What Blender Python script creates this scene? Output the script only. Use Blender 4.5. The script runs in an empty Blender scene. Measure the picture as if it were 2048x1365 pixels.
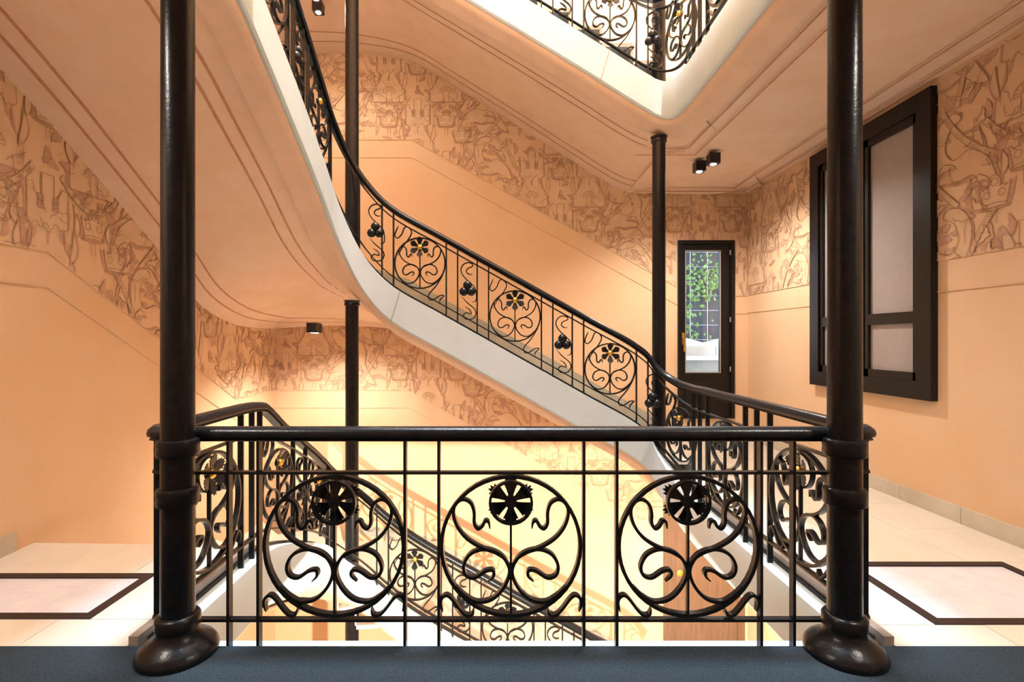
import bpy, bmesh, math, random
from mathutils import Vector, Matrix
random.seed(7)
S = bpy.context.scene
COL = S.collection
PI = math.pi

# ------------------------------------------------------------------ camera
cam_d = bpy.data.cameras.new('camera')
cam_d.sensor_width = 36.0
cam_d.lens = 18.05
cam_d.shift_x = 0.01025
cam_d.shift_y = -0.0012
cam_d.clip_start = 0.05
cam = bpy.data.objects.new('camera', cam_d)
cam.location = (0, 0, 1.4)
cam.rotation_euler = (PI / 2, 0, 0)
COL.objects.link(cam)
S.camera = cam

# ------------------------------------------------------------------ world, skylight, exposure
S.view_settings.view_transform = 'Standard'
S.view_settings.look = 'None'
S.view_settings.gamma = 1.0
S.view_settings.use_curve_mapping = False
S.view_settings.exposure = 0.3
W = bpy.data.worlds.new('world')
S.world = W
W.use_nodes = True
W.node_tree.nodes['Background'].inputs[0].default_value = (0.72, 0.86, 1.0, 1)
W.node_tree.nodes['Background'].inputs[1].default_value = 3.2

SKY_Z = 20.0            # the glazed roof over the stairwell
def area_light(name, loc, sx, sy, power, col, rot=(0, 0, 0)):
    l = bpy.data.lights.new(name, 'AREA')
    l.shape = 'RECTANGLE'; l.size = sx; l.size_y = sy
    l.energy = power; l.color = col
    o = bpy.data.objects.new(name, l)
    o.location = loc; o.rotation_euler = rot
    COL.objects.link(o)
    return o
area_light('skylight_daylight', (0.05, 3.75, SKY_Z - 0.05), 3.9, 3.2, 8600, (0.64, 0.84, 1.0))

# ------------------------------------------------------------------ dimensions
XL, XR = -3.22, 3.50          # side walls
YB, YF = 7.30, -1.30          # back wall, wall behind the viewer
RX, LX = 1.71, -1.62          # balustrade lines of the well
NY, FY = 2.36, 5.10
H1 = 3.88                     # next floor
ZL = -3.10                    # lower floor
CEIL = -0.41                  # underside of a landing, below its floor

# ------------------------------------------------------------------ helpers
def lerp(a, b, t): return a + (b - a) * t
def interp(tab, x):
    if x <= tab[0][0]: return tab[0][1]
    for (x0, y0), (x1, y1) in zip(tab, tab[1:]):
        if x <= x1: return lerp(y0, y1, (x - x0) / (x1 - x0))
    return tab[-1][1]
def catmull(pts, n):
    out = []
    P = [Vector(p) for p in pts]
    for i in range(len(P) - 1):
        p0 = P[i - 1] if i else P[0] * 2 - P[1]
        p1, p2 = P[i], P[i + 1]
        p3 = P[i + 2] if i + 2 < len(P) else P[-1] * 2 - P[-2]
        for k in range(n):
            t = k / n
            out.append(0.5 * ((2 * p1) + (p2 - p0) * t + (2 * p0 - 5 * p1 + 4 * p2 - p3) * t * t + (3 * p1 - p0 - 3 * p2 + p3) * t ** 3))
    out.append(P[-1].copy())
    return out

class MB:
    def __init__(s): s.v = []; s.f = []; s.m = []; s.mi = 0
    def add(s, vs, fs, mi=None):
        b = len(s.v); s.v += [tuple(v) for v in vs]
        for f in fs: s.f.append([b + i for i in f]); s.m.append(s.mi if mi is None else mi)
    def box(s, x0, y0, z0, x1, y1, z1):
        s.add([(x0,y0,z0),(x1,y0,z0),(x1,y1,z0),(x0,y1,z0),(x0,y0,z1),(x1,y0,z1),(x1,y1,z1),(x0,y1,z1)],
              [(0,3,2,1),(4,5,6,7),(0,1,5,4),(1,2,6,5),(2,3,7,6),(3,0,4,7)])
    def prism(s, poly, z0, z1, mat=None):     # poly [(x,y)] extruded in z; mat maps to world
        n = len(poly)
        vs = [Vector((p[0], p[1], z0)) for p in poly] + [Vector((p[0], p[1], z1)) for p in poly]
        if mat: vs = [mat @ v for v in vs]
        s.add(vs, [list(range(n - 1, -1, -1)), list(range(n, 2 * n))] + [(i, (i + 1) % n, n + (i + 1) % n, n + i) for i in range(n)])
    def lathe(s, prof, seg=24, c=(0, 0, 0)):
        vs = []
        for r, z in prof:
            for k in range(seg):
                a = 2 * PI * k / seg
                vs.append((c[0] + r * math.cos(a), c[1] + r * math.sin(a), c[2] + z))
        fs = []
        for i in range(len(prof) - 1):
            for k in range(seg):
                fs.append((i * seg + k, i * seg + (k + 1) % seg, (i + 1) * seg + (k + 1) % seg, (i + 1) * seg + k))
        fs.append(list(range(seg - 1, -1, -1)))
        fs.append([(len(prof) - 1) * seg + k for k in range(seg)])
        s.add(vs, fs)
    def flatbar(s, pts, t, w, taper=True, closed=False):
        # planar curve in local (u,v) -> (x,z); t thickness in plane, w depth along y
        n = len(pts); vs = []
        for i, p in enumerate(pts):
            a = pts[(i - 1) % n] if (i or closed) else pts[0]
            b = pts[(i + 1) % n] if (i < n - 1 or closed) else pts[-1]
            d = Vector((b[0] - a[0], b[1] - a[1])); d.normalize()
            nx, nz = -d.y, d.x
            k = 1.0
            if taper and not closed:
                e = min(i, n - 1 - i) / max(1, n - 1)
                k = min(1, .35 + e * 8)
            h = t / 2 * k; ww = w / 2 * (0.6 + 0.4 * k)
            vs += [(p[0] + nx * h, -ww, p[1] + nz * h), (p[0] + nx * h, ww, p[1] + nz * h),
                   (p[0] - nx * h, ww, p[1] - nz * h), (p[0] - nx * h, -ww, p[1] - nz * h)]
        fs = []
        m = n if closed else n - 1
        for i in range(m):
            a = i * 4; b = ((i + 1) % n) * 4
            for k in range(4): fs.append((a + k, a + (k + 1) % 4, b + (k + 1) % 4, b + k))
        if not closed: fs += [(0, 3, 2, 1), ((n - 1) * 4, (n - 1) * 4 + 1, (n - 1) * 4 + 2, (n - 1) * 4 + 3)]
        s.add(vs, fs)
    def sweep(s, path, prof):
        # path of Vectors; prof [(side, up)] closed; side = left of travel direction in plan
        n = len(path); m = len(prof); vs = []
        for i, p in enumerate(path):
            d = path[min(i + 1, n - 1)] - path[max(i - 1, 0)]
            sd = Vector((-d.y, d.x, 0)); sd.normalize()
            up = d.normalized().cross(sd) * -1
            if up.z < 0: up = -up
            up = (up + Vector((0, 0, 1))).normalized()
            for a, b in prof: vs.append(p + sd * a + up * b)
        fs = []
        for i in range(n - 1):
            for k in range(m): fs.append((i * m + k, i * m + (k + 1) % m, (i + 1) * m + (k + 1) % m, (i + 1) * m + k))
        fs.append(list(range(m - 1, -1, -1))); fs.append([(n - 1) * m + k for k in range(m)])
        s.add(vs, fs)
    def mesh(s, name, mats, smooth=False, angle=None):
        me = bpy.data.meshes.new(name)
        me.from_pydata(s.v, [], s.f)
        if not isinstance(mats, (list, tuple)): mats = [mats]
        for m in mats: me.materials.append(m)
        me.polygons.foreach_set('material_index', s.m)
        bm = bmesh.new(); bm.from_mesh(me); bmesh.ops.recalc_face_normals(bm, faces=bm.faces); bm.to_mesh(me); bm.free()
        if smooth:
            me.polygons.foreach_set('use_smooth', [True] * len(me.polygons))
            try: me.set_sharp_from_angle(angle=angle or math.radians(40))
            except Exception: pass
        me.update()
        return me
    def build(s, name, mats, parent=None, smooth=False, loc=(0, 0, 0), rz=0):
        return link(name, s.mesh(name, mats, smooth), parent, loc, rz)

def link(name, me, parent=None, loc=(0, 0, 0), rz=0, scale=None):
    o = bpy.data.objects.new(name, me); COL.objects.link(o)
    o.location = loc; o.rotation_euler = (0, 0, rz)
    if scale: o.scale = scale
    if parent: o.parent = parent
    return o
def thing(name, label, cat, group=None, loc=(0, 0, 0), rz=0):
    o = bpy.data.objects.new(name, None); COL.objects.link(o)
    o.location = loc; o.rotation_euler = (0, 0, rz); o.empty_display_size = .1
    o['label'] = label; o['category'] = cat
    if group: o['group'] = group
    return o
def tag(o, label, cat, group=None):
    o['label'] = label; o['category'] = cat
    if group: o['group'] = group
    return o
def struct(o, label=None):
    o['kind'] = 'structure'
    if label: o['label'] = label
    return o

# ------------------------------------------------------------------ materials
def mat(name, col, rough=.5, metal=0, spec=.5, var=0, vscale=6, bump=0, bscale=60, coat=0, col2=None, stretch=(1, 1, 1), trans=0):
    m = bpy.data.materials.new(name); m.use_nodes = True
    nt = m.node_tree; b = nt.nodes['Principled BSDF']
    b.inputs['Base Color'].default_value = (*col, 1)
    b.inputs['Roughness'].default_value = rough
    b.inputs['Metallic'].default_value = metal
    b.inputs['Specular IOR Level'].default_value = spec
    b.inputs['Coat Weight'].default_value = coat
    b.inputs['Transmission Weight'].default_value = trans
    tc = nt.nodes.new('ShaderNodeNewGeometry')
    mp = nt.nodes.new('ShaderNodeMapping'); mp.inputs['Scale'].default_value = stretch
    nt.links.new(tc.outputs['Position'], mp.inputs['Vector'])
    if var:
        n = nt.nodes.new('ShaderNodeTexNoise'); n.inputs['Scale'].default_value = vscale; n.inputs['Detail'].default_value = 6
        n.inputs['Roughness'].default_value = .65
        nt.links.new(mp.outputs[0], n.inputs['Vector'])
        mx = nt.nodes.new('ShaderNodeMix'); mx.data_type = 'RGBA'
        c2 = col2 or tuple(c * (1 - var) for c in col)
        r = nt.nodes.new('ShaderNodeMapRange'); r.inputs[1].default_value = .35; r.inputs[2].default_value = .68
        nt.links.new(n.outputs[0], r.inputs[0]); nt.links.new(r.outputs[0], mx.inputs[0])
        mx.inputs[6].default_value = (*col, 1); mx.inputs[7].default_value = (*c2, 1)
        nt.links.new(mx.outputs[2], b.inputs['Base Color'])
    if bump:
        n2 = nt.nodes.new('ShaderNodeTexNoise'); n2.inputs['Scale'].default_value = bscale; n2.inputs['Detail'].default_value = 4
        nt.links.new(mp.outputs[0], n2.inputs['Vector'])
        bp = nt.nodes.new('ShaderNodeBump'); bp.inputs['Strength'].default_value = bump; bp.inputs['Distance'].default_value = .01
        nt.links.new(n2.outputs[0], bp.inputs['Height']); nt.links.new(bp.outputs[0], b.inputs['Normal'])
    return m
def emit(name, col, st):
    m = bpy.data.materials.new(name); m.use_nodes = True
    b = m.node_tree.nodes['Principled BSDF']
    b.inputs['Base Color'].default_value = (*col, 1)
    b.inputs['Emission Color'].default_value = (*col, 1); b.inputs['Emission Strength'].default_value = st
    return m
M = {}
M['wall'] = mat('peach_stucco', (.79, .55, .36), .75, var=.10, vscale=1.6, bump=.12, bscale=90, spec=.2, col2=(.77, .505, .305))
M['soffit'] = mat('salmon_limewash', (.79, .56, .41), .8, var=.14, vscale=3.5, bump=.15, bscale=40, spec=.15, col2=(.82, .63, .50))
M['stripe'] = mat('terracotta_line', (.62, .32, .20), .8, var=.25, vscale=20, spec=.1)
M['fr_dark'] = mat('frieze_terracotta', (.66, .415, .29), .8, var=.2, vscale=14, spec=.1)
M['fr_light'] = mat('frieze_relief', (.79, .55, .36), .75, var=.12, vscale=5, spec=.15)
M['fr_line'] = mat('frieze_incised_line', (.44, .25, .14), .8, spec=.1)
M['iron'] = mat('black_painted_iron', (.005, .0055, .007), .28, metal=0, spec=.28, var=.5, vscale=30, bump=.10, bscale=70, col2=(.012, .012, .013))
M['gold'] = mat('gilded_metal', (.78, .50, .10), .3, metal=1, bump=.3, bscale=120)
M['white'] = mat('white_painted_plaster', (.56, .655, .70), .55, var=.08, vscale=2.5, bump=.08, bscale=40, spec=.3)
M['cove'] = mat('cream_cove_plaster', (.78, .55, .40), .7, var=.1, vscale=4, spec=.2)
M['marble'] = mat('polished_cream_marble', (.80, .76, .69), .16, var=.12, vscale=1.8, spec=.5, col2=(.72, .65, .55), stretch=(1, .5, 1))
M['curb'] = mat('grey_brown_stone', (.40, .34, .29), .35, var=.3, vscale=5, spec=.4)
M['curb2'] = mat('grey_green_stone', (.43, .42, .36), .4, var=.25, vscale=3, spec=.4)
M['skirt'] = mat('veined_marble_skirting', (.66, .60, .50), .25, var=.25, vscale=2.6, spec=.5, col2=(.55, .47, .36))
M['carpet'] = mat('slate_blue_carpet', (.026, .038, .049), .95, var=.45, vscale=150, bump=.9, bscale=220, spec=.1, col2=(.066, .09, .112))
M['frame'] = mat('black_brown_lacquer', (.009, .008, .008), .35, spec=.3, var=.3, vscale=8, stretch=(6, 6, .6))
M['frost'] = mat('frosted_glass_grey', (.36, .325, .315), .42, spec=.5, var=.06, vscale=12)
M['glassfloor'] = mat('milky_floor_glass', (.80, .82, .88), .22, var=.12, vscale=9, spec=.6, bump=.15, bscale=35, col2=(.70, .70, .82))
M['rust'] = mat('dark_red_steel_frame', (.030, .017, .017), .45, spec=.25, var=.2, vscale=10)
M['brown'] = mat('brown_varnished_wood', (.19, .105, .06), .4, var=.3, vscale=4, stretch=(7, 7, .5))
M['lamp'] = mat('black_lamp_housing', (.008, .008, .009), .4)
M['glow'] = emit('lamp_lens', (1.0, .93, .80), 30)
M['leaf'] = mat('ivy_leaf', (.09, .22, .04), .4, var=.5, vscale=9, col2=(.26, .42, .13))
M['screen'] = mat('slate_trellis_board', (.085, .085, .10), .7, var=.4, vscale=5, stretch=(3, 3, .5))
M['wire'] = mat('galvanised_wire', (.5, .52, .55), .4, metal=.8)
M['canvas'] = mat('white_canvas', (.88, .88, .86), .8)
M['paving'] = mat('courtyard_paving', (.45, .43, .40), .8, var=.2, vscale=3)
gm = bpy.data.materials.new('clear_pane'); gm.use_nodes = True
nt = gm.node_tree; nt.nodes.remove(nt.nodes['Principled BSDF'])
tr = nt.nodes.new('ShaderNodeBsdfTransparent'); gl = nt.nodes.new('ShaderNodeBsdfGlossy'); gl.inputs['Roughness'].default_value = .02
fr = nt.nodes.new('ShaderNodeFresnel'); mxs = nt.nodes.new('ShaderNodeMixShader')
nt.links.new(fr.outputs[0], mxs.inputs[0]); nt.links.new(tr.outputs[0], mxs.inputs[1]); nt.links.new(gl.outputs[0], mxs.inputs[2])
nt.links.new(mxs.outputs[0], nt.nodes['Material Output'].inputs[0])
M['glass'] = gm

# ------------------------------------------------------------------ room shell
ZB, ZT = -6.2, SKY_Z
DX0, DX1, DZ0, DZ1 = 2.50, 3.30, .285, 2.81       # garden door
mb = MB()                                         # back wall with the door opening
mb.box(XL - .3, YB, ZB, DX0, YB + .3, ZT)
mb.box(DX1, YB, ZB, XR + .3, YB + .3, ZT)
mb.box(DX0, YB, ZB, DX1, YB + .3, DZ0)
mb.box(DX0, YB, DZ1, DX1, YB + .3, ZT)
wall_back = struct(mb.build('wall_back', M['wall']), 'peach stucco back wall behind the far flight')
mb = MB(); mb.box(XL - .3, YF, ZB, XL, YB, ZT); wall_left = struct(mb.build('wall_left', M['wall']), 'peach stucco wall along the left flight')
mb = MB(); mb.box(XR, YF, ZB, XR + .3, YB, ZT); wall_right = struct(mb.build('wall_right', M['wall']), 'peach stucco wall with the tall dark window')
mb = MB(); mb.box(XL - .3, YF - .3, ZB, XR + .3, YF, ZT); wall_front = struct(mb.build('wall_front', M['wall']), 'plain peach stucco wall behind the near landing')
mb = MB()                                         # roof with the glazed opening
gx0, gx1, gy0, gy1 = -1.95, 2.05, 2.1, 5.4
mb.box(XL - .3, YF - .3, ZT, gx0, YB + .3, ZT + .25); mb.box(gx1, YF - .3, ZT, XR + .3, YB + .3, ZT + .25)
mb.box(gx0, YF - .3, ZT, gx1, gy0, ZT + .25); mb.box(gx0, gy1, ZT, gx1, YB + .3, ZT + .25)
struct(mb.build('ceiling_roof', M['soffit']), 'roof slab around the glazed opening over the well')
mb = MB(); mb.box(XL, YF, ZB - .2, XR, YB, ZB); struct(mb.build('floor_basement', M['marble']), 'pale stone floor at the foot of the well')

# landing slabs: floors at 0 and H1 and ZL
def landing(z, ledge_left_end, name, label):
    mb = MB()
    t = -CEIL - .03
    mb.box(RX + .09, YF, z - t, XR, YB, z - .03)
    mb.box(XL, YF, z - t, RX + .09, NY - .06, z - .03)
    mb.box(XL, NY - .06, z - t, LX - .09, ledge_left_end, z - .03)
    return struct(mb.build(name, M['soffit']), label)
floor0 = landing(0, 3.44, 'floor', 'landing floor around the stairwell in pale polished marble')
floor1 = landing(H1, 3.02, 'ceiling', 'salmon painted ceiling under the landing above')
floorL = landing(ZL, 3.1, 'floor_lower', 'lower landing floor in pale polished marble')

# marble tiles on the landings (own pieces)
def tiles(z, parent, rects):
    cache = {}
    for (x0, x1, y0, y1, nx, ny) in rects:
        w = (x1 - x0) / nx; d = (y1 - y0) / ny
        key = (round(w, 4), round(d, 4))
        if key not in cache:
            mb = MB(); g = .0012
            mb.box(-w / 2 + g, -d / 2 + g, -.03, w / 2 - g, d / 2 - g, 0)
            cache[key] = mb.mesh('tile', M['marble'])
        for i in range(nx):
            for j in range(ny):
                link('tile', cache[key], parent, (x0 + w * (i + .5), y0 + d * (j + .5), z + random.uniform(-.0004, .0004)))
PXR = (2.13, 3.15, 2.52, 3.23)       # glass panels let into the floor
PXL = (-3.02, -2.06, 2.57, 3.07)
tiles(0, floor0, [(RX + .09, XR, 3.23, YB, 3, 7), (RX + .09, XR, 2.30, 2.52, 3, 1), (RX + .09, 2.13, 2.52, 3.23, 1, 1), (3.15, XR, 2.52, 3.23, 1, 1),
                  (XL, LX - .09, 3.07, 3.44, 3, 1), (XL, LX - .09, 2.30, 2.57, 3, 1), (-2.06, LX - .09, 2.57, 3.07, 1, 1), (XL, -3.02, 2.57, 3.07, 1, 1)])
tiles(H1, floor1, [(RX + .09, XR, NY, YB, 3, 8), (XL, LX - .09, NY - .06, 3.02, 3, 1), (XL, XR, YF, NY - .06, 8, 4)])
tiles(ZL, floorL, [(RX + .09, XR, NY, YB, 3, 8)])

# carpet over the near landing
mb = MB(); mb.box(XL + .02, YF + .02, -.03, XR - .02, 2.335, .006)
tag(mb.build('carpet', M['carpet']), 'slate blue carpet covering the near landing in front of the balustrade', 'carpet')

# glass light panels
for (x0, x1, y0, y1), lab in ((PXR, 'bright glass floor panel in a dark steel frame, right of the well'), (PXL, 'bright glass floor panel in a dark steel frame, left of the well')):
    t = thing('floor_light_panel', lab, 'floor panel', 'glass panels let into the landing', ((x0 + x1) / 2, (y0 + y1) / 2, 0))
    w = (x1 - x0) / 2; d = (y1 - y0) / 2; f = .055
    mb = MB(); mb.box(-w, -d, -.03, w, -d + f, .004); mb.box(-w, d - f, -.03, w, d, .004); mb.box(-w, -d + f, -.03, -w + f, d - f, .004); mb.box(w - f, -d + f, -.03, w, d - f, .004)
    mb.build('frame', M['rust'], t)
    mb = MB(); mb.box(-w + f, -d + f, -.03, w - f, d - f, -.004); mb.build('glass_pane', M['glassfloor'], t)

# skirting tiles on the right wall and on the left landing
bb = thing('baseboard_right', 'veined marble baseboard along the right wall', 'baseboard'); del bb['category']; bb['kind'] = 'structure'
mb = MB(); mb.box(-.012, -.298, 0, 0, .298, .13); sk = mb.mesh('tile', M['skirt'])
y = -.9
while y < YB - .3:
    link('tile', sk, bb, (XR, y + .3, 0)); y += .6
bb2 = thing('baseboard_back', 'veined marble baseboard under the garden door', 'baseboard'); del bb2['category']; bb2['kind'] = 'structure'
mb = MB(); mb.box(-.29, -.012, 0, .29, 0, .13); sk2 = mb.mesh('tile', M['skirt'])
for x in (2.55, 3.14): link('tile', sk2, bb2, (x, YB, 0))
bb3 = thing('baseboard_left', 'pale marble baseboard along the left landing', 'baseboard'); del bb3['category']; bb3['kind'] = 'structure'
mb = MB(); mb.box(0, -.298, 0, .012, .298, .13); sk3 = mb.mesh('tile', M['skirt'])
for k in range(6): link('tile', sk3, bb3, (XL, .1 + k * .6, 0))

# ------------------------------------------------------------------ stairs: profile of the string (x, y, z of its top, rail height above it)
UP = [(RX, 2.42, -.02, 1.02), (RX, 3.4, -.02, 1.02), (RX, 4.3, -.02, 1.02), (RX, 4.72, .01, .99), (1.67, 4.93, .10, .93), (1.56, 5.06, .27, .86), (1.375, FY, .54, .80),
      (.8, FY, .868, .80), (0, FY, 1.318, .80), (-.6, FY, 1.655, .80), (-1.06, FY, 1.915, .80), (-1.32, 5.08, 2.17, .80), (-1.50, 5.0, 2.46, .80), (-1.60, 4.84, 2.72, .80), (LX, 4.60, 2.93, .80),
      (LX, 4.19, 3.19, .80), (LX, 3.75, 3.44, .82), (LX, 3.39, 3.64, .87), (LX, 3.1, 3.79, .97), (LX, 2.85, 3.84, 1.02), (LX, 2.42, 3.84, 1.02)]
UP1 = [(RX, 2.42, -.02, 1.02), (RX, 3.4, -.02, 1.02), (RX, 4.3, -.02, 1.02), (RX, 4.72, -.01, 1.0), (1.67, 4.93, .0, .95), (1.56, 5.06, .06, .88), (1.375, FY, .17, .80),
      (.8, FY, .53, .80), (0, FY, 1.02, .80), (-.6, FY, 1.38, .80), (-1.06, FY, 1.67, .80), (-1.32, 5.08, 1.95, .80), (-1.50, 5.0, 2.2, .80), (-1.60, 4.84, 2.45, .80), (LX, 4.60, 2.7, .80),
      (LX, 4.19, 3.0, .80), (LX, 3.75, 3.28, .82), (LX, 3.39, 3.5, .87), (LX, 3.1, 3.68, .97), (LX, 2.85, 3.8, 1.02), (LX, 2.42, 3.84, 1.02)]
DN = [(RX, 2.42, ZL - .02, 1.02), (RX, 4.3, ZL - .02, 1.02), (RX, 4.72, ZL + .01, .99), (1.67, 4.93, ZL + .10, .93), (1.56, 5.06, ZL + .27, .86), (1.375, FY, -2.58, .80),
      (.8, FY, -2.265, .80), (0, FY, -1.82, .80), (-.76, FY, -1.39, .80), (-1.10, FY, -1.15, .80), (-1.34, 5.07, -.92, .80), (-1.50, 5.0, -.76, .80), (-1.60, 4.84, -.60, .80), (LX, 4.58, -.43, .80),
      (LX, 4.2, -.26, .84), (LX, 3.8, -.11, .90), (LX, 3.5, -.03, 1.0), (LX, 3.2, -.02, 1.02), (LX, 2.42, -.02, 1.02)]

def path_of(tab, dz, n=6):
    P = catmull([Vector((a, b, c + dz)) for a, b, c, d in tab], n)
    D = []
    for i in range(len(tab) - 1):
        for k in range(n): D.append(lerp(tab[i][3], tab[i + 1][3], k / n))
    D.append(tab[-1][3])
    return P, D
def normals(P):
    out = []
    for i in range(len(P)):
        d = P[min(i + 1, len(P) - 1)] - P[max(i - 1, 0)]
        s = Vector((-d.y, d.x, 0)); s.normalize(); out.append(s)   # left of travel = into the well
    return out
def strip(P, N, offs):
    # offs [(side, dz)] ruled profile along the path (open); +side is into the well
    vs = []; m = len(offs)
    for p, n in zip(P, N):
        for a, b in offs: vs.append((p.x + n.x * a, p.y + n.y * a, p.z + b))
    fs = [(i * m + k, i * m + k + 1, (i + 1) * m + k + 1, (i + 1) * m + k) for i in range(len(P) - 1) for k in range(m - 1)]
    return vs, fs

SOFF = [((1.80, 4.70, -.41), (XR, 6.9, -.41)), ((1.78, 4.85, -.41), (3.0, 7.3, -.41)), ((1.74, 5.0, -.36), (2.5, 7.3, -.41)), ((1.64, 5.15, -.20), (2.2, 7.3, -.40)), ((1.375, 5.2, .09), (1.68, 7.3, -.30)), ((.8, 5.2, .42), (.9, 7.3, .17)), ((.2, 5.2, .77), (.2, 7.3, .62)),
        ((-.5, 5.2, 1.17), (-.6, 7.3, 1.14)), ((-1.06, 5.2, 1.48), (-1.3, 7.3, 1.50)), ((-1.40, 5.17, 1.80), (-2.2, 7.3, 1.60)), ((-1.60, 5.06, 2.10), (XL, 7.3, 1.56)),
        ((-1.70, 4.88, 2.32), (XL, 6.3, 1.57)), ((-1.72, 4.63, 2.50), (XL, 5.5, 1.76)), ((-1.72, 4.19, 2.78), (XL, 4.96, 2.14)), ((-1.72, 3.7, 3.05), (XL, 4.1, 2.68)),
        ((-1.72, 3.39, 3.22), (XL, 3.4, 3.08)), ((-1.72, 2.9, 3.41), (XL, 2.8, 3.36)), ((-1.72, 2.4, 3.45), (XL, 2.3, 3.45))]
SOFU = [((1.80, 4.70, -.41), (XR, 6.9, -.41)), ((1.78, 4.85, -.42), (3.0, 7.3, -.41)), ((1.74, 5.0, -.43), (2.5, 7.3, -.41)), ((1.64, 5.15, -.40), (2.2, 7.3, -.40)), ((1.375, 5.2, -.28), (1.68, 7.3, -.34)), ((.8, 5.2, .08), (.9, 7.3, .13)), ((.2, 5.2, .45), (.2, 7.3, .58)),
        ((-.5, 5.2, .87), (-.6, 7.3, 1.08)), ((-1.06, 5.2, 1.22), (-1.3, 7.3, 1.48))] + [((a[0], a[1], a[2] - d), b) for (a, b), d in zip(SOFF[9:], (.22, .22, .2, .2, .2, .18, .16, .12, .05, 0))]
SOFD = [((1.75, 5.0, ZL - .40), (3.3, 7.3, ZL - .41)), ((1.70, 5.16, ZL - .34), (2.2, 7.3, ZL - .40)), ((1.375, 5.2, -3.02), (1.68, 7.3, -3.3)), ((.2, 5.2, -2.35), (.2, 7.3, -2.4)),
        ((-.76, 5.2, -1.82), (-.9, 7.3, -1.75)), ((-1.2, 5.2, -1.48), (-1.8, 7.3, -1.45)), ((-1.45, 5.12, -1.24), (-2.5, 7.3, -1.45)), ((-1.62, 5.03, -1.08), (XL, 7.3, -1.45)),
        ((-1.70, 4.88, -1.0), (XL, 6.3, -1.42)), ((-1.72, 4.58, -.85), (XL, 5.5, -1.25)), ((-1.72, 4.2, -.68), (XL, 4.8, -.95)), ((-1.72, 3.8, -.54), (XL, 4.0, -.62)),
        ((-1.72, 3.5, -.44), (XL, 3.5, -.46)), ((-1.72, 3.1, -.41), (XL, 3.1, -.41)), ((-1.72, 2.4, -.41), (XL, 2.4, -.41))]

SOFD = [((p[0], p[1], p[2] - .07 * w), (q[0], q[1], q[2] - .24 * w)) for (p, q), w in zip(SOFD, [0, .3, .8] + [1] * 9 + [.8, .3, 0])]
def soffit_mesh(tab, dz, parent, K=10):
    I = catmull([a for a, b in tab], 5); O = catmull([b for a, b in tab], 5)
    # keep the wall edge on the walls
    for o in O:
        o.x = max(o.x, XL); o.y = min(o.y, YB)
    def pt(i, v, push=0):
        a, b = I[i], O[i]
        p = a.lerp(b, v); p.z += dz + .05 * math.sin(PI * v) - push
        return p
    n = len(I)
    vs = [pt(i, k / K) for i in range(n) for k in range(K + 1)]
    fs = [(i * (K + 1) + k, i * (K + 1) + k + 1, (i + 1) * (K + 1) + k + 1, (i + 1) * (K + 1) + k) for i in range(n - 1) for k in range(K)]
    mb = MB(); mb.add(vs, fs); o = mb.build('soffit', M['soffit'], parent, smooth=True)
    for v in (.16, .24, .80, .885):
        mb = MB(); e = .012
        vs = []
        for i in range(18, n):
            w = (O[i] - I[i]).length; dv = e / w
            vs += [pt(i, v - dv, .003), pt(i, v + dv, .003)]
        mb.add(vs, [(2 * i, 2 * i + 1, 2 * i + 3, 2 * i + 2) for i in range(n - 19)])
        mb.build('painted_line', M['stripe'], o, smooth=True)

def steps(parent, lines, z0, rise, sink=0):
    for i in range(len(lines) - 1):
        (ax, ay), (bx, by) = lines[i]; (cx, cy), (dx, dy) = lines[i + 1]
        drop = sink * min(1, max(0, (11 - i) / 4)); nxt = sink * min(1, max(0, (12 - i) / 4))
        mb = MB(); zt = z0 + rise * (i + 1) - drop; bot = zt - rise - max(0, nxt - drop)
        poly = [(ax, ay), (bx, by), (dx, dy), (cx, cy)]
        mb.prism(poly, zt - .04, zt)
        f = .08
        mb.prism([(ax, ay), (bx, by), (lerp(bx, dx, f), lerp(by, dy, f)), (lerp(ax, cx, f), lerp(ay, cy, f))], bot, zt - .04)
        mb.build('step', M['marble'], parent)

def string_parts(tab, dz, parent, wall_pts):
    P, D = path_of(tab, dz)
    N = normals(P)
    mb = MB(); vs, fs = strip(P, N, [(-.10, -.36), (-.10, 0), (.06, 0), (.06, -.34), (.045, -.36), (-.10, -.36)]); mb.add(vs, fs)
    mb.build('string', M['white'], parent, smooth=True)
    mb = MB(); vs, fs = strip(P, N, [(.03, -.355), (.02, -.39), (-.02, -.42), (-.07, -.43), (-.11, -.46), (-.16, -.47)]); mb.add(vs, fs)
    mb.build('cove', M['cove'], parent, smooth=True)
    mb = MB(); vs, fs = strip(P, N, [(-.075, .001), (-.075, .02), (-.035, .02), (-.035, .001)]); mb.add(vs, fs)
    mb.build('base_rail', M['iron'], parent)
    # inner curb face beside the landing
    return P, D, N

def flight(tab, soff, dz, label, lines, z0, rise, sink=0):
    t = thing('stair_flight', label, 'staircase', 'flights winding round the well')
    string_parts(tab, dz, t, None)
    soffit_mesh(soff, dz, t)
    steps(t, lines, z0 + dz, rise, sink)
    return t

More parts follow.
